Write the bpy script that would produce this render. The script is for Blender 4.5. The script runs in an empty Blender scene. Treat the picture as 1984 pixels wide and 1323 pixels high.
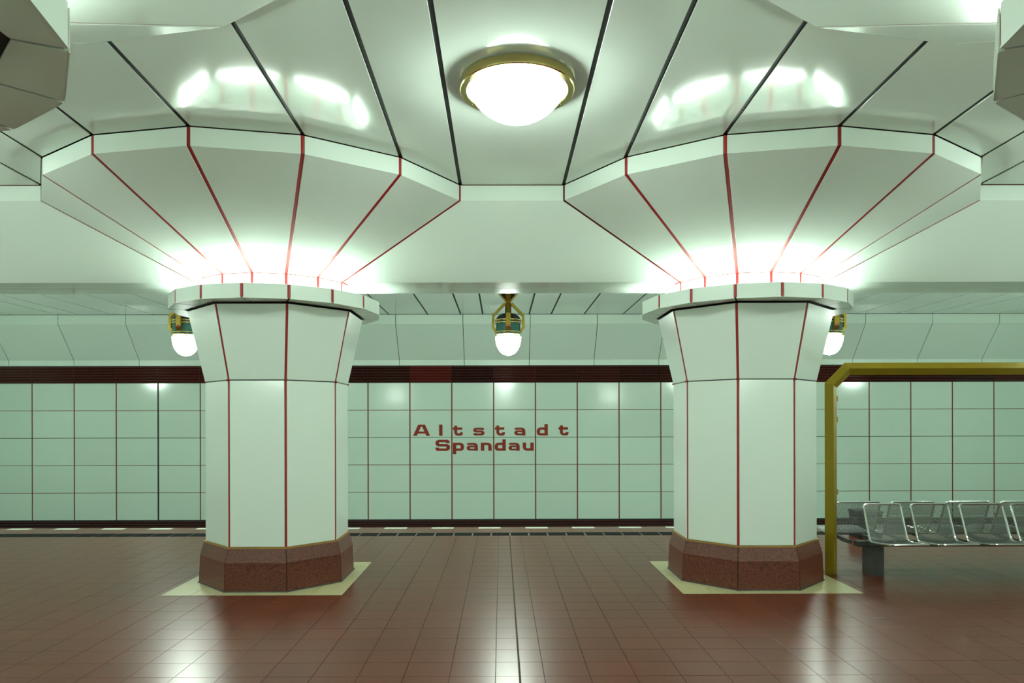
import bpy, bmesh, math, random
from math import sin, cos, radians, pi, sqrt
from mathutils import Vector, Matrix

random.seed(7)
sc = bpy.context.scene
C = sc.collection

# ------------------------------------------------------------------ camera
HC = 1.7016                      # eye height above the platform
cam_d = bpy.data.cameras.new('camera')
cam = bpy.data.objects.new('camera', cam_d)
C.objects.link(cam)
cam_d.sensor_fit = 'HORIZONTAL'
cam_d.sensor_width = 36.0
cam_d.lens = 1346.26 / 1984 * 36
cam_d.shift_x = (992 - 977.07) / 1984
cam_d.shift_y = (813.55 - 661.5) / 1984
cam_d.clip_start = 0.05
cam.matrix_world = (Matrix.Translation((0, 0, HC)) @ Matrix.Rotation(-0.004622, 4, 'Z')
                    @ Matrix.Rotation(pi / 2, 4, 'X') @ Matrix.Rotation(-0.002223, 4, 'Z'))
sc.camera = cam

# ------------------------------------------------------------------ world, exposure
w = bpy.data.worlds.new('world')
sc.world = w
w.use_nodes = True
w.node_tree.nodes['Background'].inputs[0].default_value = (0.75, 0.9, 0.8, 1)
w.node_tree.nodes['Background'].inputs[1].default_value = 0.0
sc.view_settings.view_transform = 'Standard'
sc.view_settings.look = 'None'
sc.view_settings.gamma = 1.0
sc.view_settings.exposure = 0.98
sc.view_settings.use_curve_mapping = False
sc.cycles.max_bounces = 10
sc.cycles.diffuse_bounces = 6
sc.cycles.glossy_bounces = 5
sc.cycles.use_denoising = True
sc.cycles.sample_clamp_indirect = 6.0
sc.cycles.caustics_reflective = False
sc.cycles.caustics_refractive = False

LIGHT_COL = (0.845, 1.0, 0.885, 1)
E_DOME = 34.0
E_GLOBE = 75.0
E_TUBE = 34.0

# ------------------------------------------------------------------ layout (metres; X along the track, Y away from the camera)
COLX = [-7.5308, -2.4362, 2.6584, 7.7530]
PITCH = 5.0946
YN, YF = 1.755, 7.639            # near and far row of columns
NX = lambda x: 0.10 + (x - 0.10) * 0.970      # the near row stands a little closer together
YC = (YN + YF) / 2
XE0, XE1 = COLX[0] - PITCH, COLX[-1] + PITCH   # end walls
Y_EDGE, Y_EDGE0 = 11.05, 2 * YC - 11.05        # platform edges
ZC = 4.0                         # ceiling
Y_COVE, Y_WALL = 15.1, 15.67
YW0 = 2 * YC - Y_WALL
RR, RN, RG = 2.21, 0.83, 1.101   # radii: capital rim, neck, ring
Z_RB, Z_N = 3.846, 3.150         # rim bottom, neck top
Z_GT, Z_GB = 2.9986, 2.8585      # ring top, bottom


# ------------------------------------------------------------------ materials
def mat(name, col, rough=0.5, metal=0.0, spec=0.5, coat=0.0, ior=1.5):
    m = bpy.data.materials.new(name)
    m.use_nodes = True
    b = m.node_tree.nodes['Principled BSDF']
    b.inputs['Base Color'].default_value = (*col, 1)
    b.inputs['Roughness'].default_value = rough
    b.inputs['Metallic'].default_value = metal
    b.inputs['Specular IOR Level'].default_value = spec
    b.inputs['IOR'].default_value = ior
    b.inputs['Coat Weight'].default_value = coat
    return m


def nodes(m):
    return m.node_tree.nodes, m.node_tree.links, m.node_tree.nodes['Principled BSDF']


def vary(m, col, amount=0.05, noise_scale=None, noise_amt=0.0, col2=None, detail=4.0, bump=0.0, bump_scale=60.0, wave=0.0):
    """colour varies a little from piece to piece, with grain and fine relief on top"""
    n, l, b = nodes(m)
    oi = n.new('ShaderNodeObjectInfo')
    mr = n.new('ShaderNodeMapRange')
    mr.inputs[3].default_value = 1 - amount
    mr.inputs[4].default_value = 1 + amount
    l.new(oi.outputs['Random'], mr.inputs[0])
    mix = n.new('ShaderNodeMix')
    mix.data_type = 'RGBA'
    mix.blend_type = 'MULTIPLY'
    mix.inputs[0].default_value = 1.0
    tc = n.new('ShaderNodeTexCoord')
    if noise_scale:
        nz = n.new('ShaderNodeTexNoise')
        nz.inputs['Scale'].default_value = noise_scale
        nz.inputs['Detail'].default_value = detail
        l.new(tc.outputs['Object'], nz.inputs['Vector'])
        cr = n.new('ShaderNodeValToRGB')
        cr.color_ramp.elements[0].position = 0.5 - noise_amt
        cr.color_ramp.elements[1].position = 0.5 + noise_amt
        cr.color_ramp.elements[0].color = (*col, 1)
        cr.color_ramp.elements[1].color = (*(col2 or col), 1)
        l.new(nz.outputs[0], cr.inputs[0])
        l.new(cr.outputs[0], mix.inputs[6])
    else:
        mix.inputs[6].default_value = (*col, 1)
    l.new(mr.outputs[0], mix.inputs[7])
    l.new(mix.outputs[2], b.inputs['Base Color'])
    if bump or wave:
        nb = n.new('ShaderNodeTexNoise')
        nb.inputs['Scale'].default_value = bump_scale
        nb.inputs['Detail'].default_value = 2.0
        l.new(tc.outputs['Object'], nb.inputs['Vector'])
        bp = n.new('ShaderNodeBump')
        bp.inputs['Strength'].default_value = 1.0
        bp.inputs['Distance'].default_value = bump or wave
        l.new(nb.outputs[0], bp.inputs['Height'])
        l.new(bp.outputs[0], b.inputs['Normal'])
    return m


WHITE = (0.72, 0.815, 0.745)
M = {}
M['enamel'] = vary(mat('enamel', WHITE, 0.16), WHITE, 0.02, wave=0.0012, bump_scale=2.2)
M['ceil_enamel'] = vary(mat('ceiling_enamel', WHITE, 0.095), WHITE, 0.02, wave=0.0007, bump_scale=1.6)
TILE = (0.56, 0.70, 0.60)
M['tile'] = vary(mat('wall_tile_enamel', TILE, 0.14), TILE, 0.03, 0.8, 0.3, (0.53, 0.665, 0.56), wave=0.0010, bump_scale=2.0)
M['cove'] = vary(mat('cove_enamel', (0.66, 0.785, 0.69), 0.16), (0.66, 0.785, 0.69), 0.02, wave=0.0010, bump_scale=1.5)
M['red'] = mat('red_joint', (0.30, 0.006, 0.006), 0.45)
M['rust'] = mat('red_brown_joint', (0.19, 0.028, 0.012), 0.7, spec=0.2)
M['black'] = mat('black_joint', (0.006, 0.006, 0.006), 0.6)
M['band'] = vary(mat('band_glaze', (0.040, 0.006, 0.004), 0.13), (0.040, 0.006, 0.004), 0.35)
M['band_bright'] = mat('band_glaze_bright', (0.085, 0.008, 0.006), 0.13)
M['brass'] = mat('brass', (1.0, 0.86, 0.36), 0.2, 1.0)
M['brass_dull'] = mat('brass_dull', (0.45, 0.31, 0.06), 0.42, 1.0)
M['trim_brass'] = mat('trim_brass', (0.42, 0.24, 0.06), 0.5, 0.6)
M['gold'] = vary(mat('gold_paint', (0.33, 0.22, 0.008), 0.42, 0.35), (0.27, 0.185, 0.006), 0.0, 400, 0.3, (0.34, 0.235, 0.010), 2.0)
M['granite'] = vary(mat('granite', (0.17, 0.06, 0.035), 0.42), (0.042, 0.010, 0.005), 0.10, 75, 0.14, (0.185, 0.044, 0.020), 8.0, bump=0.0006, bump_scale=160)
M['floor'] = vary(mat('floor_tile', (0.15, 0.05, 0.03), 0.277, spec=0.34), (0.086, 0.017, 0.007), 0.08, 30, 0.3, (0.122, 0.026, 0.010), 5.0)
M['grout'] = mat('grout', (0.050, 0.020, 0.012), 0.7)
M['cream'] = vary(mat('cream_tile', (0.50, 0.46, 0.27), 0.32), (0.40, 0.365, 0.19), 0.05, 30, 0.2, (0.47, 0.43, 0.24), 6.0)
M['edge_black'] = mat('edge_black_tile', (0.006, 0.008, 0.009), 0.8, spec=0.12)
M['edge_white'] = mat('edge_white_tile', (0.60, 0.62, 0.52), 0.5)
M['steel'] = mat('steel', (0.62, 0.66, 0.62), 0.22, 1.0)
M['wire'] = mat('wire', (0.28, 0.30, 0.28), 0.35, 1.0)
M['post'] = mat('dark_post', (0.09, 0.09, 0.085), 0.5, 0.6)
M['lamp_dark'] = mat('lamp_dark', (0.012, 0.012, 0.012), 0.35)
M['lamp_green'] = mat('lamp_green', (0.005, 0.12, 0.085), 0.28)
M['emblem'] = mat('emblem_red', (0.55, 0.05, 0.04), 0.4)
M['letter'] = mat('letter_red', (0.24, 0.022, 0.007), 0.6, spec=0.3)
M['concrete'] = vary(mat('concrete', (0.10, 0.09, 0.08), 0.85), (0.08, 0.07, 0.06), 0.0, 6, 0.3, (0.12, 0.11, 0.10))
M['dark_box'] = mat('dark_box', (0.012, 0.014, 0.014), 0.5)


def emat(name, strength):
    m = bpy.data.materials.new(name)
    m.use_nodes = True
    n = m.node_tree.nodes
    n.remove(n['Principled BSDF'])
    e = n.new('ShaderNodeEmission')
    e.inputs[0].default_value = LIGHT_COL
    e.inputs[1].default_value = strength
    m.node_tree.links.new(e.outputs[0], n['Material Output'].inputs[0])
    return m


M['glow_dome'] = emat('dome_glass', E_DOME)
M['glow_globe'] = emat('globe_glass', E_GLOBE)
M['glow_tube'] = emat('tube_light', E_TUBE)


def tile_wall_material():
    m = mat('tiled_wall', (0.6, 0.7, 0.62), 0.2)
    n, l, b = nodes(m)
    br = n.new('ShaderNodeTexBrick')
    br.offset = 0.0
    br.inputs['Color1'].default_value = (*TILE, 1)
    br.inputs['Color2'].default_value = (*TILE, 1)
    br.inputs['Mortar'].default_value = (0.16, 0.022, 0.012, 1)
    br.inputs['Scale'].default_value = 1.0
    br.inputs['Mortar Size'].default_value = 0.012
    br.inputs['Brick Width'].default_value = 0.944
    br.inputs['Row Height'].default_value = 0.617
    tc = n.new('ShaderNodeTexCoord')
    sx = n.new('ShaderNodeSeparateXYZ')
    cx = n.new('ShaderNodeCombineXYZ')
    ad = n.new('ShaderNodeMath')
    l.new(tc.outputs['Object'], sx.inputs[0])
    l.new(sx.outputs[0], ad.inputs[0])
    l.new(sx.outputs[1], ad.inputs[1])
    l.new(ad.outputs[0], cx.inputs[0])
    l.new(sx.outputs[2], cx.inputs[1])
    l.new(cx.outputs[0], br.inputs['Vector'])
    l.new(br.outputs[0], b.inputs['Base Color'])
    return m


M['tiled'] = tile_wall_material()


# ------------------------------------------------------------------ mesh helpers
class MB:
    """collects vertices and faces of one mesh"""
    def __init__(s):
        s.v, s.f = [], []
        s.n_strokes = 0

    def add(s, vs, fs):
        o = len(s.v)
        s.v += [tuple(p) for p in vs]
        s.f += [tuple(i + o for i in f) for f in fs]
        return s

    def box(s, x0, x1, y0, y1, z0, z1):
        return s.add([(x0, y0, z0), (x1, y0, z0), (x1, y1, z0), (x0, y1, z0), (x0, y0, z1), (x1, y0, z1), (x1, y1, z1), (x0, y1, z1)],
                     [(0, 3, 2, 1), (4, 5, 6, 7), (0, 1, 5, 4), (1, 2, 6, 5), (2, 3, 7, 6), (3, 0, 4, 7)])

    def cbox(s, x0, x1, y0, y1, z0, z1, c=0.003):
        """box whose top edges are chamfered"""
        v = [(x0, y0, z0), (x1, y0, z0), (x1, y1, z0), (x0, y1, z0), (x0, y0, z1 - c), (x1, y0, z1 - c), (x1, y1, z1 - c), (x0, y1, z1 - c),
             (x0 + c, y0 + c, z1), (x1 - c, y0 + c, z1), (x1 - c, y1 - c, z1), (x0 + c, y1 - c, z1)]
        f = [(8, 9, 10, 11)]
        for a in range(4):
            b = (a + 1) % 4
            f += [(a, b, b + 4, a + 4), (a + 4, b + 4, b + 8, a + 8)]
        return s.add(v, f)

    def loft(s, rings, closed=True, cap0=False, cap1=False):
        n = len(rings[0])
        vs = [p for r in rings for p in r]
        fs = []
        for i in range(len(rings) - 1):
            for j in range(n if closed else n - 1):
                k = (j + 1) % n
                fs.append((i * n + j, i * n + k, (i + 1) * n + k, (i + 1) * n + j))
        if cap0:
            fs.append(tuple(range(n - 1, -1, -1)))
        if cap1:
            o = (len(rings) - 1) * n
            fs.append(tuple(o + j for j in range(n)))
        return s.add(vs, fs)

    def lathe(s, prof, n=32, cx=0, cy=0, cap0=False, cap1=False):
        return s.loft([[(cx + r * cos(2 * pi * j / n), cy + r * sin(2 * pi * j / n), z) for j in range(n)] for r, z in prof], True, cap0, cap1)

    def tube(s, pts, r, n=8, cap=True):
        pts = [Vector(p) for p in pts]
        rings = []
        for i, p in enumerate(pts):
            t = (pts[min(i + 1, len(pts) - 1)] - pts[max(i - 1, 0)]).normalized()
            u = t.cross(Vector((0.03, 0.2, 1))) if abs(t.z) < 0.95 else t.cross(Vector((1, 0.1, 0)))
            u.normalize()
            v = t.cross(u)
            rings.append([p + u * (r * cos(2 * pi * j / n)) + v * (r * sin(2 * pi * j / n)) for j in range(n)])
        return s.loft(rings, True, cap, cap)

    def mesh(s, name, m, smooth=False):
        me = bpy.data.meshes.new(name)
        me.from_pydata(s.v, [], s.f)
        bm = bmesh.new()
        bm.from_mesh(me)
        bmesh.ops.recalc_face_normals(bm, faces=bm.faces)
        bm.to_mesh(me)
        bm.free()
        me.materials.append(m)
        if smooth:
            me.polygons.foreach_set('use_smooth', [True] * len(me.polygons))
            try:
                me.set_sharp_from_angle(angle=radians(40))
            except Exception:
                pass
        me.update()
        return me

    def build(s, name, m, parent=None, smooth=False, loc=None):
        return link(name, s.mesh(name, m, smooth), parent, loc)


def link(name, me, parent=None, loc=None):
    o = bpy.data.objects.new(name, me)
    C.objects.link(o)
    if parent:
        o.parent = parent
    if loc:
        o.location = loc
    return o


def tag(o, label=None, cat=None, group=None, kind=None):
    if label:
        o['label'] = label
    if cat:
        o['category'] = cat
    if group:
        o['group'] = group
    if kind:
        o['kind'] = kind
    return o


def empty(name, loc=(0, 0, 0)):
    o = bpy.data.objects.new(name, None)
    o.empty_display_size = 0.2
    C.objects.link(o)
    o.location = loc
    return o


def copy_tree(o, parent=None):
    c = o.copy()
    C.objects.link(c)
    c.parent = parent
    for ch in kids.get(o.name, []):
        copy_tree(ch, c)
    return c


kids = {}


def index_kids(o):
    kids[o.name] = list(o.children)
    for ch in o.children:
        index_kids(ch)


def panel_mb(pts, gaps, t=0.008, cham=0.003, mb=None, centre=None):
    """flat panel: outline pts, each edge drawn in by its gap, front edge chamfered, extruded backwards (away from the
    viewer's side); the front faces away from 'centre'"""
    pts = [Vector(p) for p in pts]
    n = Vector((0, 0, 0))
    for i in range(len(pts)):
        a, b = pts[i], pts[(i + 1) % len(pts)]
        n += a.cross(b)
    n.normalize()
    mid = sum(pts, Vector()) / len(pts)
    gaps = list(gaps)
    if centre is not None and n.dot(mid - Vector(centre)) < 0:
        # reverse the order; edge i joins i and i+1
        m_ = len(pts)
        pts = pts[::-1]
        gaps = [gaps[(m_ - 2 - i) % m_] for i in range(m_)]
        n = -n
    u = (pts[1] - pts[0]).normalized()
    v = n.cross(u)
    P = [((p - mid).dot(u), (p - mid).dot(v)) for p in pts]

    def inset(P, g):
        m_ = len(P)
        L = []
        for i in range(m_):
            (ax, ay), (bx, by) = P[i], P[(i + 1) % m_]
            dx, dy = bx - ax, by - ay
            ll = sqrt(dx * dx + dy * dy)
            nx, ny = -dy / ll, dx / ll
            L.append((nx, ny, nx * ax + ny * ay + g[i]))
        out = []
        for i in range(m_):
            a1, b1, c1 = L[i - 1]
            a2, b2, c2 = L[i]
            det = a1 * b2 - a2 * b1
            out.append(((c1 * b2 - c2 * b1) / det, (a1 * c2 - a2 * c1) / det))
        return out
    A = inset(P, gaps)
    B = inset(P, [g + (cham if g > 0 else 0.0) for g in gaps])
    up = lambda q, h: mid + u * q[0] + v * q[1] + n * h
    rings = [[up(q, -t) for q in A], [up(q, -cham) for q in A], [up(q, 0) for q in B]]
    mb = mb or MB()
    mb.loft(rings, True, True, True)
    return mb


def pol(r, deg, z):
    """point at an angle measured from the side that faces the camera, clockwise seen from above"""
    a = radians(deg)
    return (r * sin(a), -r * cos(a), z)


# ================================================================== FLOOR
slab = MB().box(XE0, XE1, Y_EDGE0, Y_EDGE, -1.05, -0.012)
floor = tag(slab.build('floor', M['grout']), kind='structure')
bed = MB().box(XE0, XE1, Y_EDGE, Y_WALL + 0.3, -1.25, -1.05)
tag(bed.build('track_bed', M['concrete']), kind='structure')
bed = MB().box(XE0, XE1, YW0 - 0.3, Y_EDGE0, -1.25, -1.05)
tag(bed.build('track_bed', M['concrete']), kind='structure')

TX, TY, TG = 0.3045, 0.2672, 0.0016
SQ = [(cx - 0.883, cx + 0.883, yy - 0.865 + d0, yy + 0.706 + d1) for yy, d0, d1 in ((YF, 0, 0), (YN, 0.16, 0.16)) for cx in [NX(q) if yy == YN else q for q in COLX]]
tile_me = MB().cbox(-TX / 2 + TG, TX / 2 - TG, -TY / 2 + TG, TY / 2 - TG, -0.012, 0.0, 0.0006).mesh('floor_tile', M['floor'])
half_me = MB().cbox(-0.157 / 2 + TG, 0.157 / 2 - TG, -TY / 2 + TG, TY / 2 - TG, -0.012, 0.0, 0.0006).mesh('floor_tile_half', M['floor'])
XJ = 0.121                        # wide expansion joint in the middle of the bay
cols_x = []                       # (centre, half?)
for sgn in (-1, 1):
    cols_x.append((XJ + sgn * (0.005 + 0.0785), True))
    x = XJ + sgn * (0.005 + 0.157)
    k = 0
    while abs(x) < 12.2:
        cols_x.append((x + sgn * TX / 2, False))
        x += sgn * TX
Y0T = 4.615 - 22 * TY
cand = []
yrow = Y0T
rows_y = []
while yrow + TY < 10.24:
    if yrow > Y_EDGE0 + 0.3:
        rows_y.append(yrow + TY / 2)
    yrow += TY


def px(x, y, z):
    u = 1346.26 * (x * cos(0.004622) - y * sin(0.004622)) / (y + x * 0.0046)
    return 977 + u, 813.5 - 1346.26 * (z - HC) / y


rest = MB()
for y in rows_y:
    for cx, half in cols_x:
        hw = (0.157 if half else TX) / 2
        if any(a <= cx - hw and cx + hw <= b and c <= y - TY / 2 and y + TY / 2 <= d for a, b, c, d in SQ):
            continue
        vis = False
        if y > 3.0:
            X, Y = px(cx, y, 0)
            vis = -40 < X < 2024 and Y < 1345
        if vis:
            cand.append((y, cx, half))
        else:
            rest.cbox(cx - hw + TG, cx + hw - TG, y - TY / 2 + TG, y + TY / 2 - TG, -0.012, 0, 0.0006)
cand.sort()
for i, (y, cx, half) in enumerate(cand):
    if i < 290:
        link('floor_tile', half_me if half else tile_me, floor, (cx, y, 0))
    else:
        hw = (0.157 if half else TX) / 2
        rest.cbox(cx - hw + TG, cx + hw - TG, y - TY / 2 + TG, y + TY / 2 - TG, -0.012, 0, 0.0006)
# last strip between the tiled field and the black line, and the edge course
y_last = rows_y[-1] + TY / 2
EB0, EB1 = 10.245, 10.505
if EB0 - y_last > 0.02:
    for cx, half in cols_x:
        hw = (0.157 if half else TX) / 2
        rest.cbox(cx - hw + TG, cx + hw - TG, y_last + TG, EB0 - TG, -0.012, 0, 0.0006)
rest.build('floor_tile_field', M['floor'], floor)['kind'] = 'stuff'

edge = MB()
x = XE0
pale = []
while x < XE1:
    edge.cbox(x + TG, min(x + TX, XE1) - TG, EB1 + 0.004, 10.80, -0.012, 0, 0.0006)
    edge.cbox(x + TG, min(x + TX, XE1) - TG, 10.80 + 0.004, Y_EDGE, -0.012, 0, 0.0006)
    x += TX
edge.build('edge_tile_field', M['floor'], floor)['kind'] = 'stuff'
bk = MB().cbox(0, 0.2575, EB0, EB1, -0.012, 0.001, 0.0015).mesh('black_edge_tile', M['edge_black'])
gx = MB().box(XE0, XE1, EB0, EB1, -0.012, -0.004)
gx.build('edge_line_bed', mat('edge_line_grout', (0.22, 0.17, 0.11), 0.6), floor)
x = 0.121 - 0.2797 * 43 + 0.02
while x < XE1 - 0.3:
    link('black_edge_tile', bk, floor, (x, 0, 0))
    x += 0.2797
wd = MB().cbox(0, 0.35, 10.90, Y_EDGE - 0.01, -0.004, 0.0015, 0.001).mesh('white_edge_mark', M['edge_white'])
x = 0.38 - 0.74 * 17
while x < XE1 - 0.4:
    link('white_edge_mark', wd, floor, (x, 0, 0))
    x += 0.74
# cream squares round the columns
for a, b, c, d in SQ:
    nx, ny = 6, 6
    for i in range(nx):
        for j in range(ny):
            x0, x1 = a + (b - a) * i / nx, a + (b - a) * (i + 1) / nx
            y0, y1 = c + (d - c) * j / ny, c + (d - c) * (j + 1) / ny
            cx = (a + b) / 2
            if 1 < i < 4 and 1 <= j < 5 or 1 <= i < 5 and 1 < j < 5:
                continue
            MB().cbox(x0 + 0.0015, x1 - 0.0015, y0 + 0.0015, y1 - 0.0015, -0.012, 0.0018, 0.001).build('cream_tile', M['cream'], floor)

# ================================================================== WALLS
wall = tag(MB().box(XE0, XE1, Y_WALL + 0.011, Y_WALL + 0.3, -1.05, ZC).build('wall_back', M['rust']), kind='structure')
TW, TH = 0.9435, 0.617
zrow = [-0.538 + TH * i for i in range(6)]
tx0 = -0.167 - TW * 13
wt = MB()
tile_meshes = {}
g_v, g_h = 0.013, 0.0055
wall_tile = panel_mb([(0, 0, 0), (TW, 0, 0), (TW, 0, TH), (0, 0, TH)], (g_h, g_v, g_h, g_v), 0.0105, 0.002, centre=(TW / 2, 1, TH / 2)).mesh('wall_tile', M['tile'])
ncol = 0
x = tx0
while x + TW < XE1 + 0.3:
    for z in zrow[:5]:
        if x > XE0 - 0.05:
            link('wall_tile', wall_tile, wall, (x, Y_WALL, z))
    x += TW
# black joints: one upright and the middle course
MB().box(tx0 + TW * 5 - 0.017, tx0 + TW * 5 + 0.017, Y_WALL - 0.001, Y_WALL + 0.028, zrow[0], zrow[5]).build('joint_strip', M['black'], wall)
MB().box(XE0, XE1, Y_WALL + 0.002, Y_WALL + 0.031, zrow[3] - 0.006, zrow[3] + 0.006).build('joint_strip', M['black'], wall)

base = tag(MB().box(XE0, XE1, Y_WALL - 0.004, Y_WALL + 0.03, -1.05, -0.53).build('baseboard_back', M['black']), kind='structure')
bl = MB()
for z in (-0.585, -0.640, -0.695):
    bl.lathe([(0, 0)], 1) if False else None
    bl.tube([(XE0, Y_WALL - 0.004, z), (XE1, Y_WALL - 0.004, z)], 0.02, 8)
bl.build('base_rib', M['band'], base)

# ribbed dark red band
band = tag(MB().box(XE0, XE1, Y_WALL - 0.005, Y_WALL + 0.03, 2.546, 2.93).build('trim_1', M['black']), kind='structure')
prof = []
nr = 6
zb0, zb1 = 2.556, 2.922
for i in range(nr):
    za, zb = zb0 + (zb1 - zb0) * i / nr, zb0 + (zb1 - zb0) * (i + 1) / nr
    for k in range(5):
        t = k / 4
        prof.append((Y_WALL - 0.012 - 0.022 * sin(pi * t), za + (zb - za) * t))
segm = MB().loft([[(0.003, y, z) for y, z in prof], [(TW - 0.003, y, z) for y, z in prof]], False)
seg_a = segm.mesh('band_tile', M['band'], True)
seg_b = segm.mesh('band_tile_bright', M['band_bright'], True)
x = tx0
i = 0
while x + TW < XE1 + 0.3:
    if x > XE0 - 0.05:
        link('band_tile', seg_b if i in (11,) else seg_a, band, (x, 0, 0))
    x += TW
    i += 1

# cove between the track wall and the ceiling
cove = tag(MB().loft([[(xx, Y_WALL + 0.01, 2.93), (xx, Y_WALL + 0.01, 3.06), (xx, Y_COVE + 0.02, 3.796), (xx, Y_COVE + 0.02, ZC), (xx, Y_WALL + 0.03, ZC), (xx, Y_WALL + 0.03, 2.93)] for xx in (XE0, XE1)], True, True, True).build('trim_2', M['black']), kind='structure')
CW = 1.4625
cp = [(Y_WALL - 0.004, 2.936), (Y_WALL - 0.004, 3.058), (Y_COVE, 3.794), (Y_COVE, ZC - 0.006)]
cm = MB()
g = 0.006
cm.loft([[(g, y, z) for y, z in cp], [(CW - g, y, z) for y, z in cp]], False)
cm.loft([[(g, y, z) for y, z in cp], [(g, y + 0.012, z) for y, z in cp]], False)
cm.loft([[(CW - g, y, z) for y, z in cp], [(CW - g, y + 0.012, z) for y, z in cp]], False)
cme = cm.mesh('cove_panel', M['cove'])
x = -0.825 - CW * 8
while x + CW < XE1 + 0.9:
    link('cove_panel', cme, cove, (x, 0, 0))
    x += CW

tag(MB().box(XE0, XE1, YW0 - 0.3, YW0, -1.05, ZC).build('wall_front', M['tiled']), kind='structure')
tag(MB().box(XE0 - 0.3, XE0, YW0, Y_WALL, -1.05, ZC).build('wall_left', M['tiled']), kind='structure')
tag(MB().box(XE1, XE1 + 0.3, YW0, Y_WALL, -1.05, ZC).build('wall_right', M['tiled']), kind='structure')

# ================================================================== CEILING
ceiling = tag(MB().box(XE0 - 0.3, XE1 + 0.3, YW0 - 0.3, Y_WALL + 0.3, ZC + 0.012, ZC + 0.2).build('ceiling', M['black']), kind='structure')
OFF = [(-RR * sin(radians(a)), RR * cos(radians(a))) for a in (67.5, 45, 22.5, 0, -22.5, -45, -67.5)]
strips = []
for k, cx in enumerate([XE0] + COLX + [XE1]):
    for i in range(6):
        (o1, c1), (o2, c2) = OFF[i], OFF[i + 1]
        if k == 0 and i < 3 or k == 5 and i >= 3:
            continue
        strips.append((cx + o1, c1, cx + o2, c2))
    if k < 5:
        strips.append((cx + OFF[6][0], OFF[6][1], cx + PITCH + OFF[0][0], OFF[0][1]))
JG = 0.016
for x1, c1, x2, c2 in strips:
    below = lambda: ((x1 + x2) / 2, YC, ZC + 5)
    # between the rows of columns
    panel_mb([(NX(x1), YN + c1, ZC), (NX(x2), YN + c2, ZC), (x2, YF - c2, ZC), (x1, YF - c1, ZC)], (0.006, JG, 0.006, JG), 0.009, 0.002, centre=below()).build('ceiling_panel', M['ceil_enamel'], ceiling)
    # over the far track
    panel_mb([(x1, YF + c1, ZC), (x2, YF + c2, ZC), (x2, Y_COVE, ZC), (x1, Y_COVE, ZC)], (0.006, JG, 0.016, JG), 0.009, 0.002, centre=below()).build('ceiling_panel', M['ceil_enamel'], ceiling)
    # over the near track
    panel_mb([(x1, YW0, ZC), (x2, YW0, ZC), (NX(x2), YN - c2, ZC), (NX(x1), YN - c1, ZC)], (0.006, JG, 0.006, JG), 0.009, 0.002, centre=below()).build('ceiling_panel', M['ceil_enamel'], ceiling)

# beams that tie the capitals of a row together
bo, bi = RR * sin(radians(22.5)), RN * sin(radians(22.5))     # half depth at the top and at the soffit
ro, ri = RR * cos(radians(22.5)), RN * cos(radians(22.5))
ti = 3
for yy in (YN, YF):
    ends = [XE0] + [NX(q) if yy == YN else q for q in COLX] + [XE1]
    for k in range(5):
        xa, xb = ends[k], ends[k + 1]
        ta, tb = (xa + ro if k > 0 else xa), (xb - ro if k < 4 else xb)
        sa, sb = (xa + ri if k > 0 else xa), (xb - ri if k < 4 else xb)
        e = 0.009
        core = MB().loft([[(tx_, yy - bo + e, ZC), (tx_, yy - bo + e, Z_RB), (sx_, yy - bi + e, Z_N + e), (sx_, yy + bi - e, Z_N + e), (tx_, yy + bo - e, Z_RB), (tx_, yy + bo - e, ZC)] for tx_, sx_ in ((ta, sa), (tb, sb))], True, True, True)
        beam = tag(core.build('trim_%d' % ti, M['red']), kind='structure')
        ti += 1
        cen = ((xa + xb) / 2, yy, Z_RB)
        for s in (-1, 1):
            panel_mb([(ta, yy + s * bo, Z_RB), (tb, yy + s * bo, Z_RB), (tb, yy + s * bo, ZC), (ta, yy + s * bo, ZC)], (0, 0.004, 0.006, 0.004), 0.007, 0.002, centre=cen).build('beam_fascia', M['enamel'], beam)
            panel_mb([(sa, yy + s * bi, Z_N), (sb, yy + s * bi, Z_N), (tb, yy + s * bo, Z_RB), (ta, yy + s * bo, Z_RB)], (0.001, 0.006, 0, 0.006), 0.007, 0.002, centre=cen).build('beam_panel', M['enamel'], beam)
            panel_mb([(sa + 0.03, yy, Z_N), (sb - 0.03, yy, Z_N), (sb - 0.03, yy + s * bi, Z_N), (sa + 0.03, yy + s * bi, Z_N)], (0.004, 0.002, 0.001, 0.002), 0.01, 0.002, centre=(cen[0], yy, Z_N + 1)).build('soffit_panel', M['ceil_enamel'], beam)


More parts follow.
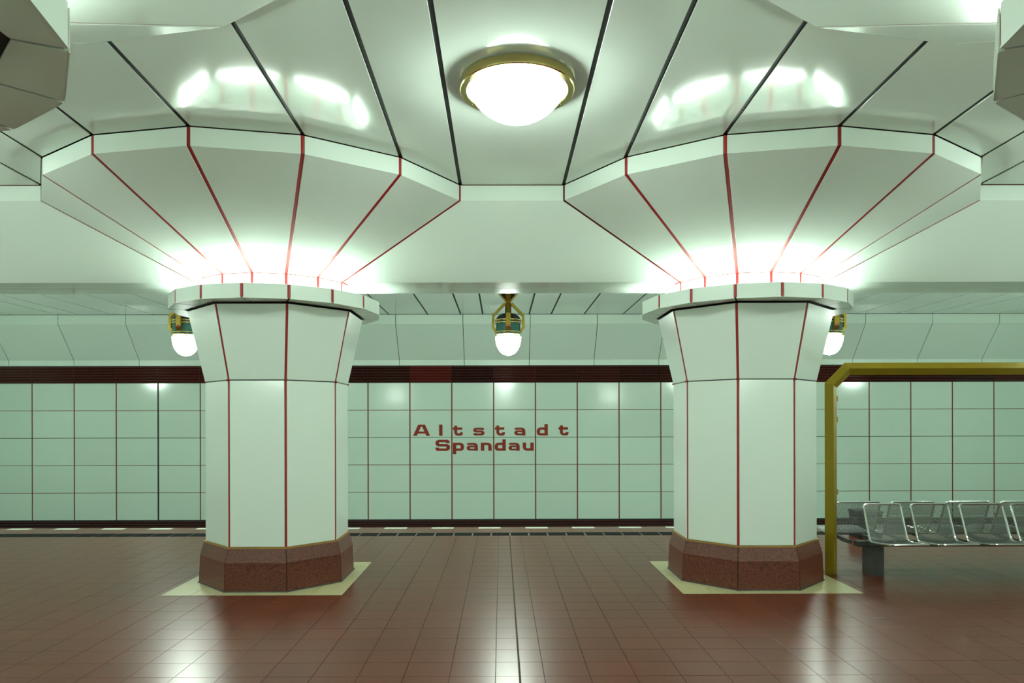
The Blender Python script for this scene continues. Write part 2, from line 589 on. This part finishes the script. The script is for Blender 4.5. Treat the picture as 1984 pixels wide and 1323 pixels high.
# ================================================================== COLUMNS
def make_column():
    root = empty('column')
    OCT = [-22.5 + 45 * i for i in range(8)]
    HEX = [22.5 * i for i in range(16)]
    cz = lambda z: (0, 0, z)
    # granite plinth: eight stones with a sloping top
    for i in range(8):
        a, b = OCT[i], OCT[i] + 45
        st = MB()
        g = 0.22
        st.loft([[pol(0.5, a + g, z) if False else pol(r, a + g, z), pol(r, b - g, z)] + [pol(r - 0.12, b - g, z), pol(r - 0.12, a + g, z)]
                 for r, z in ((0.8101, 0.0), (0.8101, 0.02), (0.7995, 0.275), (0.7995, 0.29), (0.760, 0.425))], True, True, True)
        st.build('base_stone', M['granite'], root)
    MB().loft([[pol(r, a, z) for a in OCT] for r, z in ((0.795, 0.0), (0.785, 0.27), (0.74, 0.42))], True).build('stone_joint', M['black'], root)
    MB().loft([[pol(r, a, z) for a in OCT] for r, z in ((0.815, 0.0), (0.823, 0.003), (0.822, 0.010), (0.808, 0.012))], True).build('skirting', M['post'], root)
    MB().loft([[pol(r, a, z) for a in OCT] for r, z in ((0.73, 0.422), (0.764, 0.422), (0.764, 0.437), (0.73, 0.437))], True).build('brass_strip', M['trim_brass'], root)
    JR = 0.015
    # shaft and flared head
    for i in range(8):
        a, b = OCT[i], OCT[i] + 45
        panel_mb([pol(0.749, a, 0.438), pol(0.749, b, 0.438), pol(0.749, b, 2.1065), pol(0.749, a, 2.1065)], (0.001, JR, 0.006, JR), 0.006, 0.002, centre=cz(1)).build('shaft_panel', M['enamel'], root)
        panel_mb([pol(0.751, a, 2.1065), pol(0.751, b, 2.1065), pol(0.920, b, 2.843), pol(0.920, a, 2.843)], (0.004, JR, 0.001, JR), 0.006, 0.002, centre=cz(2.6)).build('flare_panel', M['enamel'], root)
    MB().loft([[pol(r - 0.0075, a, z) for a in OCT] for r, z in ((0.749, 0.43), (0.749, 2.1065), (0.920, 2.843))], True).build('joint_core', M['red'], root)
    MB().loft([[pol(r, a, z) for a in OCT] for r, z in ((0.7435, 2.099), (0.7475, 2.1015), (0.7475, 2.111), (0.7435, 2.113))], True).build('joint_line', M['black'], root)
    pg = MB().box(-0.016, 0.016, -0.010, 0.010, -0.011, 0.009).mesh('joint_peg', M['rust'])
    for a in OCT:
        o = link('joint_peg', pg, root, pol(0.747, a, 2.1065))
        o.rotation_euler = (0, 0, radians(a))
    # ring below the capital, with a trough for the light tubes on top
    RI = 0.945

    def rin(a):
        return RI if round(a / 22.5) % 2 else RI * cos(radians(22.5))
    for i in range(16):
        a, b = HEX[i], HEX[i] + 22.5
        panel_mb([pol(RG, a, Z_GB), pol(RG, b, Z_GB), pol(RG, b, Z_GT), pol(RG, a, Z_GT)], (0, 0.016, 0, 0.016), 0.006, 0.002, centre=cz(2.9)).build('ring_panel', M['enamel'], root)
        panel_mb([pol(RG, a, Z_GB), pol(RG, b, Z_GB), pol(rin(b), b, Z_GB), pol(rin(a), a, Z_GB)], (0.001, 0.008, 0.001, 0.008), 0.008, 0.002, centre=cz(50)).build('ring_soffit', M['enamel'], root)
    MB().loft([[pol(r, a, z) for a in HEX] for r, z in ((RG - 0.0075, Z_GB + 0.010), (RG - 0.0075, Z_GT - 0.002))], True).build('joint_core', M['red'], root)
    MB().loft([[pol(r, a, z) for a in HEX] for r, z in ((RG - 0.02, Z_GB + 0.011), (0.74, Z_GB + 0.011))], True).build('shadow_gap', M['black'], root)
    tr = MB().loft([[pol(r, a, z) for a in HEX] for r, z in ((RG - 0.022, Z_GB + 0.014), (RG - 0.022, Z_GT), (RG - 0.045, Z_GT), (RG - 0.045, 2.90), (0.80, 2.90), (0.80, Z_GB + 0.014))], True)
    tr.build('light_trough', M['enamel'], root)
    # neck, cone and rim of the capital; the beams replace the four facets at either side
    for i in range(16):
        a, b = HEX[i], HEX[i] + 22.5
        panel_mb([pol(RN, a, 2.90), pol(RN, b, 2.90), pol(RN, b, Z_N), pol(RN, a, Z_N)], (0.0, 0.015, 0.003, 0.015), 0.006, 0.002, centre=cz(3)).build('neck_panel', M['enamel'], root)
        mid = (a + 11.25) % 180
        if 67.5 < mid < 112.5:
            continue
        panel_mb([pol(RN, a, Z_N), pol(RN, b, Z_N), pol(RR, b, Z_RB), pol(RR, a, Z_RB)], (0.003, 0.016, 0.0, 0.016), 0.006, 0.002, centre=cz(5)).build('cone_panel', M['enamel'], root)
        panel_mb([pol(RR, a, Z_RB), pol(RR, b, Z_RB), pol(RR, b, ZC), pol(RR, a, ZC)], (0.0, 0.016, 0.006, 0.016), 0.006, 0.002, centre=cz(3.9)).build('rim_panel', M['enamel'], root)
    for s in (0, 180):
        an = [s - 67.5 + 22.5 * i for i in range(7)]
        MB().loft([[pol(r, a, z) for a in an] for r, z in ((RN - 0.0075, 2.90), (RN - 0.0075, Z_N + 0.004), (RR - 0.0075, Z_RB + 0.004), (RR - 0.0075, ZC - 0.003))], False).build('joint_core', M['red'], root)
    MB().loft([[pol(r, a, z) for a in HEX] for r, z in ((RN - 0.0085, 2.90), (RN - 0.0085, Z_N + 0.3))], True).build('joint_core', M['red'], root)
    # light tubes lying in the trough
    tm = MB().tube([(-0.295, 0, 0), (0.295, 0, 0)], 0.019, 10).mesh('light_tube', M['glow_tube'], True)
    for i in range(8):
        t = link('light_tube', tm, root)
        t.location = pol(0.915, 45 * i, 2.950)
        t.rotation_euler = (0, 0, radians(45 * i))
    return root


proto = make_column()
index_kids(proto)
COL_LABELS = {
    (YF, 1): 'white octagonal mushroom column with red joints, standing free with no bench beside it',
    (YF, 2): 'white octagonal mushroom column with red joints, right beside the yellow frame and bench',
    (YN, 1): 'overhanging capital of the column across the platform from the free-standing white column',
    (YN, 2): 'overhanging capital of the column across the platform from the yellow frame',
}
first = True
for yy in (YF, YN):
    for k, cx in enumerate(COLX):
        o = proto if first else copy_tree(proto)
        first = False
        o.location = (NX(cx) if yy == YN else cx, yy, 0)
        tag(o, COL_LABELS.get((yy, k), 'white mushroom column with red joints further along the platform'), 'column', 'mushroom columns along the platform')


# ================================================================== CEILING DOME LAMPS
def make_dome():
    root = empty('ceiling_lamp')
    ring = MB().lathe([(0.30, -0.004), (0.386, -0.004), (0.390, -0.012), (0.390, -0.060), (0.384, -0.066), (0.345, -0.066), (0.338, -0.060), (0.338, -0.02)], 64)
    ring.build('brass_ring', M['brass'], root, True)
    MB().lathe([(0.0, 0.0), (0.36, 0.0), (0.36, -0.006), (0.0, -0.006)], 48).build('mounting_plate', M['lamp_dark'], root)
    g = MB()
    pr = [(0.3262, -0.045)] + [(0.366 * sin(1.10 * (12 - t) / 12), -0.062 + 0.166 - 0.366 * cos(1.10 * (12 - t) / 12)) for t in range(13)]
    g.lathe(pr, 64)
    g.build('glass_dome', M['glow_dome'], root, True)
    sm = MB().lathe([(0.0, -0.001), (0.005, -0.001), (0.005, 0.002)], 8).mesh('screw', M['lamp_dark'])
    for a in (150, 30, 210, 330):
        link('screw', sm, root, (0.362 * cos(radians(a)), 0.362 * sin(radians(a)), -0.067))
    return root


dome = make_dome()
index_kids(dome)
first = True
for k in (0, -1, 1):
    o = dome if first else copy_tree(dome)
    first = False
    o.location = (0.114 + PITCH * k, 4.735, ZC)
    tag(o, 'lit glass dome ceiling lamp in a wide brass ring between four column capitals' if k == 0 else 'lit dome ceiling lamp in brass ring further along the platform ceiling', 'ceiling lamp', 'dome lamps on the platform ceiling')


# ================================================================== HANGING LAMPS
def make_hanging():
    root = empty('hanging_lamp')       # origin on the ceiling
    Z = lambda z: z - ZC
    stem = MB().lathe([(0.05, Z(ZC)), (0.05, Z(3.62)), (0.034, Z(3.595)), (0.034, Z(3.56)), (0.05, Z(3.54)), (0.05, Z(3.36))], 16)
    stem.build('stem', M['lamp_dark'], root, True)
    MB().lathe([(0.036, Z(3.592)), (0.045, Z(3.588)), (0.045, Z(3.566)), (0.036, Z(3.562))], 16).build('collar', M['brass_dull'], root, True)
    MB().lathe([(0.0, Z(3.395))] + [(0.193 * sin(t * pi / 2 / 8), Z(3.285) + 0.11 * cos(t * pi / 2 / 8)) for t in range(1, 9)] + [(0.193, Z(3.225)), (0.0, Z(3.225))], 32).build('cap', M['lamp_dark'], root, True)
    for z in (3.272, 3.232):
        MB().lathe([(0.19, Z(z - 0.012)), (0.210, Z(z - 0.010)), (0.214, Z(z)), (0.210, Z(z + 0.010)), (0.19, Z(z + 0.012))], 32).build('brass_band', M['brass'], root, True)
    MB().lathe([(0.0, Z(3.225)), (0.192, Z(3.225)), (0.192, Z(3.05)), (0.0, Z(3.05))], 32).build('housing', M['lamp_green'], root, True)
    for z, r in ((3.083, 0.214), (3.050, 0.210), (3.018, 0.216)):
        MB().lathe([(0.18, Z(z - 0.010)), (r, Z(z - 0.008)), (r + 0.003, Z(z)), (r, Z(z + 0.008)), (0.18, Z(z + 0.010))], 32).build('brass_band', M['brass'], root, True)
    gp = [(0.195, Z(3.02))] + [(0.2 * (1 - (t / 14) ** 2) ** 0.48, Z(3.008) - 0.288 * t / 14) for t in range(15)]
    MB().lathe(gp, 40).build('glass_globe', M['glow_globe'], root, True)
    MB().lathe([(0.045, Z(3.60)), (0.115, Z(3.69)), (0.15, Z(3.76)), (0.15, Z(ZC))], 20).build('canopy', M['lamp_dark'], root, True)
    # four brass brackets holding the housing and four flared ones at the top
    path = [(0.05, 3.545), (0.235, 3.352), (0.240, 3.165), (0.195, 3.105)]
    path2 = [(0.04, 3.58), (0.135, 3.69), (0.17, 3.76), (0.17, 4.0)]
    hw = 0.036

    def bracket(path, th, name):
        mb = MB()
        inn, out = [], []
        for i, (r, z) in enumerate(path):
            p0, p1 = path[max(i - 1, 0)], path[min(i + 1, len(path) - 1)]
            dx, dz = p1[0] - p0[0], p1[1] - p0[1]
            ll = sqrt(dx * dx + dz * dz)
            nx, nz = -dz / ll, dx / ll
            if nx < 0:
                nx, nz = -nx, -nz
            inn.append((r - nx * th / 2, z - nz * th / 2))
            out.append((r + nx * th / 2, z + nz * th / 2))
        mb.loft([[(a[0], -hw, Z(a[1])), (a[0], hw, Z(a[1])), (b[0], hw, Z(b[1])), (b[0], -hw, Z(b[1]))] for a, b in zip(inn, out)], True, True, True)
        return mb.mesh(name, M['brass_dull'])
    m1, m2 = bracket(path, 0.042, 'bracket'), bracket(path2, 0.02, 'top_bracket')
    for i in range(4):
        for me in (m1, m2):
            o = link(me.name, me, root)
            o.rotation_euler = (0, 0, i * pi / 2)
    em = MB().lathe([(0.0, 0.0), (0.022, 0.0), (0.022, 0.006), (0.0, 0.006)], 16).mesh('emblem', M['emblem'])
    e = link('emblem', em, root, (0, -0.258, Z(3.165)))
    e.rotation_euler = (pi / 2, 0, 0)
    return root


hl = make_hanging()
index_kids(hl)
first = True
for yy in (11.0, 2 * YC - 11.0):
    for k in (0, -1, 1, -2, 2):
        o = hl if first else copy_tree(hl)
        first = False
        o.location = (0.116 + PITCH * k, yy, ZC)
        if yy > 5 and k == 0:
            lb = 'green and brass hanging lamp with a lit globe, above the red station name'
        elif yy > 5 and k == -1:
            lb = 'green and brass hanging lamp half hidden behind the column without a bench'
        elif yy > 5 and k == 1:
            lb = 'green and brass hanging lamp half hidden behind the column beside the yellow frame'
        elif yy > 5:
            lb = 'green and brass hanging lamp further along the far platform edge'
        else:
            lb = 'green and brass hanging lamp over the near platform edge'
        tag(o, lb, 'hanging lamp', 'hanging lamps over the platform edges')


# ================================================================== STATION NAME
def rounded(pts, r, n=5):
    out = [pts[0]]
    for i in range(1, len(pts) - 1):
        p, a, b = Vector(pts[i]), Vector(pts[i - 1]), Vector(pts[i + 1])
        da, db = a - p, b - p
        rr = min(r, da.length * 0.5, db.length * 0.5)
        s, e = p + da.normalized() * rr, p + db.normalized() * rr
        for k in range(n + 1):
            t = k / n
            q = s * (1 - t) ** 2 + p * 2 * t * (1 - t) + e * t * t
            out.append((q.x, q.y))
    out.append(pts[-1])
    return out


WX, WY = 0.42, 0.30


def ribbon(mb, path, wx=WX, wy=WY):
    t = 0.02 + 0.004 * mb.n_strokes
    mb.n_strokes += 1
    L, Rr = [], []
    for i, p in enumerate(path):
        a, b = path[max(i - 1, 0)], path[min(i + 1, len(path) - 1)]
        dx, dy = b[0] - a[0], b[1] - a[1]
        ll = sqrt(dx * dx + dy * dy)
        nx, ny = -dy / ll, dx / ll
        L.append((p[0] + nx * wx / 2, p[1] + ny * wy / 2))
        Rr.append((p[0] - nx * wx / 2, p[1] - ny * wy / 2))
    mb.loft([[(l[0], -t, l[1]), (r[0], -t, r[1]), (r[0], 0, r[1]), (l[0], 0, l[1])] for l, r in zip(L, Rr)], True, True, True)


def glyph(ch):
    mb = MB()
    hx, hy = WX / 2, WY / 2
    if ch == 'A':
        wd_, h = 2.06, 1.36
        for s in (0, 1):
            q = [(0.22, 0.0), (0.22 + 0.62, h)]
            if s:
                q = [(wd_ - a, b) for a, b in q]
            ribbon(mb, q, 0.52, 0.0)
        ribbon(mb, [(0.42, 0.40), (wd_ - 0.42, 0.40)], WX, 0.25)
        ribbon(mb, [(0.80, h - 0.13), (wd_ - 0.80, h - 0.13)], WX, 0.26)
    elif ch == 'l':
        ribbon(mb, [(0.21, 0), (0.21, 1.36)], 0.42)
    elif ch == 't':
        wd_ = 1.2
        ribbon(mb, rounded([(0.36, 1.24), (0.36, hy), (wd_ - 0.15, hy), (wd_ - 0.15, 0.42)], 0.3), 0.37)
        ribbon(mb, [(0, 1 - hy + 0.02), (wd_ - 0.04, 1 - hy + 0.02)])
    elif ch in 'sS':
        wd_, h = (1.39, 1.0) if ch == 's' else (1.76, 1.36)
        q = 0.02 if ch == 's' else 0.05
        ribbon(mb, rounded([(wd_ - hx - q, h * 0.70), (wd_ - hx - q, h - hy), (hx, h - hy), (hx, h / 2 + 0.01), (wd_ - hx, h / 2 + 0.01), (wd_ - hx, hy), (hx, hy), (hx, h * 0.30)], 0.24 if ch == 's' else 0.34), 0.40 if ch == 's' else 0.46, 0.255 if ch == 's' else 0.31)
    elif ch == 'a':
        wd_ = 1.36
        ribbon(mb, rounded([(hx + 0.02, 0.72), (hx + 0.02, 1 - hy), (wd_ - hx, 1 - hy), (wd_ - hx, 0)], 0.3), WX, 0.25)
        ribbon(mb, rounded([(wd_ - hx, 0.53), (hx, 0.53), (hx, hy), (wd_ - hx, hy)], 0.24), WX, 0.23)
    elif ch in 'dp':
        wd_ = 1.37
        ring = rounded([(wd_ / 2, hy), (wd_ - hx, hy), (wd_ - hx, 1 - hy), (hx, 1 - hy), (hx, hy), (wd_ / 2, hy)], 0.32)
        ribbon(mb, ring)
        if ch == 'd':
            ribbon(mb, [(wd_ - hx, 0), (wd_ - hx, 1.40)])
        else:
            ribbon(mb, [(hx, -0.40), (hx, 1.0)])
    elif ch == 'n':
        wd_ = 1.33
        ribbon(mb, [(hx, 0), (hx, 1.0)])
        ribbon(mb, rounded([(hx, 1 - hy), (wd_ - hx, 1 - hy), (wd_ - hx, 0)], 0.34))
    elif ch == 'u':
        wd_ = 1.35
        ribbon(mb, rounded([(hx, 1.0), (hx, hy), (wd_ - hx, hy)], 0.34))
        ribbon(mb, [(wd_ - hx, 0), (wd_ - hx, 1.0)])
    return mb


SL = 0.184
sign = tag(empty('station_name', (0, Y_WALL - 0.0005, 1.0)), 'dark red station name in wide capitals and small letters on the tiled wall', 'sign')
sign['label'] = 'dark red station name lettering in two lines on the tiled track wall'
gl = {}
for z, row in ((1.350, list(zip('Altstadt', (-1.982, -1.398, -1.089, -0.630, -0.141, 0.297, 0.803, 1.295)))),
               (1.0085, list(zip('Spandau', (-1.478, -1.089, -0.776, -0.458, -0.147, 0.167, 0.486))))):
    for ch, x in row:
        if ch not in gl:
            gl[ch] = glyph(ch).mesh('letter', M['letter'])
        o = link('letter', gl[ch], sign, (x, 0, z - 1.0))
        o.scale = (SL, 0.1, SL)

# ================================================================== YELLOW FRAME
FX0, FX1, FZ, FY = 3.632, 2 * 5.2057 - 3.632, 2.257, 7.64
fr = empty('yellow_frame', (FX0, FY, 0))
h = 0.067
cl = [(FX0, 0.0), (FX0, 2.073), (FX0 + 0.182, FZ), (FX1 - 0.182, FZ), (FX1, 2.073), (FX1, 0.0)]
rings = []
for i, (x, z) in enumerate(cl):
    a, b = cl[max(i - 1, 0)], cl[min(i + 1, len(cl) - 1)]
    d0 = Vector((x - a[0], z - a[1])) if i else Vector((0, 1))
    d1 = Vector((b[0] - x, b[1] - z)) if i < len(cl) - 1 else Vector((0, -1))
    n0, n1 = Vector((-d0.y, d0.x)).normalized(), Vector((-d1.y, d1.x)).normalized()
    m_ = (n0 + n1).normalized()
    m_ *= h / max(m_.dot(n0), 0.3)
    rings.append([(x + m_.x - FX0, 0, z + m_.y), (x - FX0, -h, z), (x - m_.x - FX0, 0, z - m_.y), (x - FX0, h, z)])
names = ['frame_post', 'frame_corner', 'frame_crossbar', 'frame_corner', 'frame_post']
for i, nm in enumerate(names):
    MB().loft([rings[i], rings[i + 1]], True, True, True).build(nm, M['gold'], fr)
for z in (1.93, 1.70, 0.9):
    MB().box(0.05, 0.085, 0.01, 0.03, z - 0.03, z + 0.03).build('clip', M['gold'], fr)
tag(fr, 'mustard yellow metal portal frame with cut corners spanning the bench', 'frame')

# ================================================================== BENCH
BX, BY = 4.145, 7.55
bench = empty('mesh_bench', (BX, BY, 0))
tag(bench, 'double-sided steel wire mesh bench with tube-framed seats under the yellow frame', 'bench')


def seat_meshes(wd_):
    """frame tube and wire net of one seat, facing -Y; origin below the back edge of the seat pan"""
    hw, r = wd_ / 2, 0.0125
    # profile of the sheet: seat front -> seat back -> back rest top
    P = [(-0.36, 0.425), (-0.34, 0.418), (-0.10, 0.395), (-0.02, 0.394), (0.015, 0.412), (0.035, 0.45), (0.145, 0.742)]
    def side(s):
        return [(s * hw, y, z) for y, z in P]
    def arc_pts(c0, c1, c2):
        c0, c1, c2 = map(Vector, (c0, c1, c2))
        return [tuple(c0 * (1 - t) ** 2 + c1 * 2 * t * (1 - t) + c2 * t * t) for t in (0, 0.25, 0.5, 0.75, 1)]
    top = Vector((0, 0.150, 0.757))
    fr_ = side(-1)[1:] + arc_pts((-hw, 0.145, 0.742), (-hw, 0.157, 0.775), (-hw + 0.05, 0.157, 0.775)) + arc_pts((hw - 0.05, 0.157, 0.775), (hw, 0.157, 0.775), (hw, 0.145, 0.742)) + side(1)[1:][::-1]
    fr_ += arc_pts((hw, -0.34, 0.418), (hw, -0.385, 0.424), (hw - 0.05, -0.385, 0.424)) + arc_pts((-hw + 0.05, -0.385, 0.424), (-hw, -0.385, 0.424), (-hw, -0.34, 0.418))
    tube = MB().tube(fr_, r, 8, False)
    net = MB()
    path = [(-0.375, 0.424)] + P[1:] + [(0.155, 0.770)]
    dense = []
    for (y0, z0), (y1, z1) in zip(path, path[1:]):
        L_ = sqrt((y1 - y0) ** 2 + (z1 - z0) ** 2)
        n = max(1, round(L_ / 0.0165))
        dense += [(y0 + (y1 - y0) * i / n, z0 + (z1 - z0) * i / n) for i in range(n)]
    dense.append(path[-1])
    w2 = 0.0026
    n = round(wd_ / 0.0165)
    for i in range(1, n):
        x = -hw + wd_ * i / n
        net.loft([[(x - w2, y, z - w2), (x + w2, y, z - w2), (x + w2, y, z + w2), (x - w2, y, z + w2)] for y, z in path], True)
    for y, z in dense[1:-1]:
        net.loft([[(x, y - w2, z - w2), (x, y + w2, z - w2), (x, y + w2, z + w2), (x, y - w2, z + w2)] for x in (-hw, hw)], True)
    return tube.mesh('seat_frame', M['steel'], True), net.mesh('wire_net', M['wire'])


f2, n2 = seat_meshes(0.50)
SEATS = [(4.145, 0.405), (4.66, 0.405), (5.225, 0.47), (5.79, 0.47), (6.31, 0.405)]
SM = {q: seat_meshes(q) for q in (0.405, 0.47)}
for cx, q in SEATS:
    f1, n1 = SM[q]
    s = link('seat', f1, bench, (cx - BX, -0.15, 0))
    link('wire_net', n1, s)['kind'] = 'stuff'
for k in range(4):
    s = link('seat', f2, bench, (-0.145 + 0.615 * k, 0.38, 0))
    s.rotation_euler = (0, 0, pi)
    link('wire_net', n2, s)['kind'] = 'stuff'
MB().cbox(-0.24, 2.30, 0.03, 0.13, 0.305, 0.365, 0.005).build('beam', M['post'], bench)
for x in (-0.055, 2.12):
    MB().cbox(x - 0.062, x + 0.062, -0.03, 0.19, 0.0, 0.31, 0.004).build('leg', M['post'], bench)
for cx, q in SEATS:
    for dx in (-0.13, 0.13):
        MB().add([(cx - BX + dx + e, y, z) for e in (-0.02, 0.02) for y, z in ((-0.42, 0.395), (0.08, 0.372), (0.08, 0.33), (-0.05, 0.33))],
                 [(0, 1, 2, 3), (7, 6, 5, 4), (0, 4, 5, 1), (1, 5, 6, 2), (2, 6, 7, 3), (3, 7, 4, 0)]).build('bracket', M['post'], bench)
for k in range(4):
    for dx in (-0.15, 0.15):
        x = -0.145 + 0.615 * k + dx
        MB().add([(x + e, y, z) for e in (-0.02, 0.02) for y, z in ((0.66, 0.395), (0.10, 0.372), (0.10, 0.33), (0.25, 0.33))],
                 [(0, 1, 2, 3), (7, 6, 5, 4), (0, 4, 5, 1), (1, 5, 6, 2), (2, 6, 7, 3), (3, 7, 4, 0)]).build('bracket', M['post'], bench)

# low dark box by the platform edge behind the bench
bx = empty('floor_box', (5.28, 10.05, 0))
MB().cbox(-0.17, 0.17, -0.14, 0.14, 0.0, 0.36, 0.008).build('body', M['dark_box'], bx)
MB().cbox(-0.18, 0.18, -0.15, 0.15, 0.36, 0.385, 0.006).build('lid', M['dark_box'], bx)
tag(bx, 'low dark box on the floor seen through the mesh of the bench', 'box')
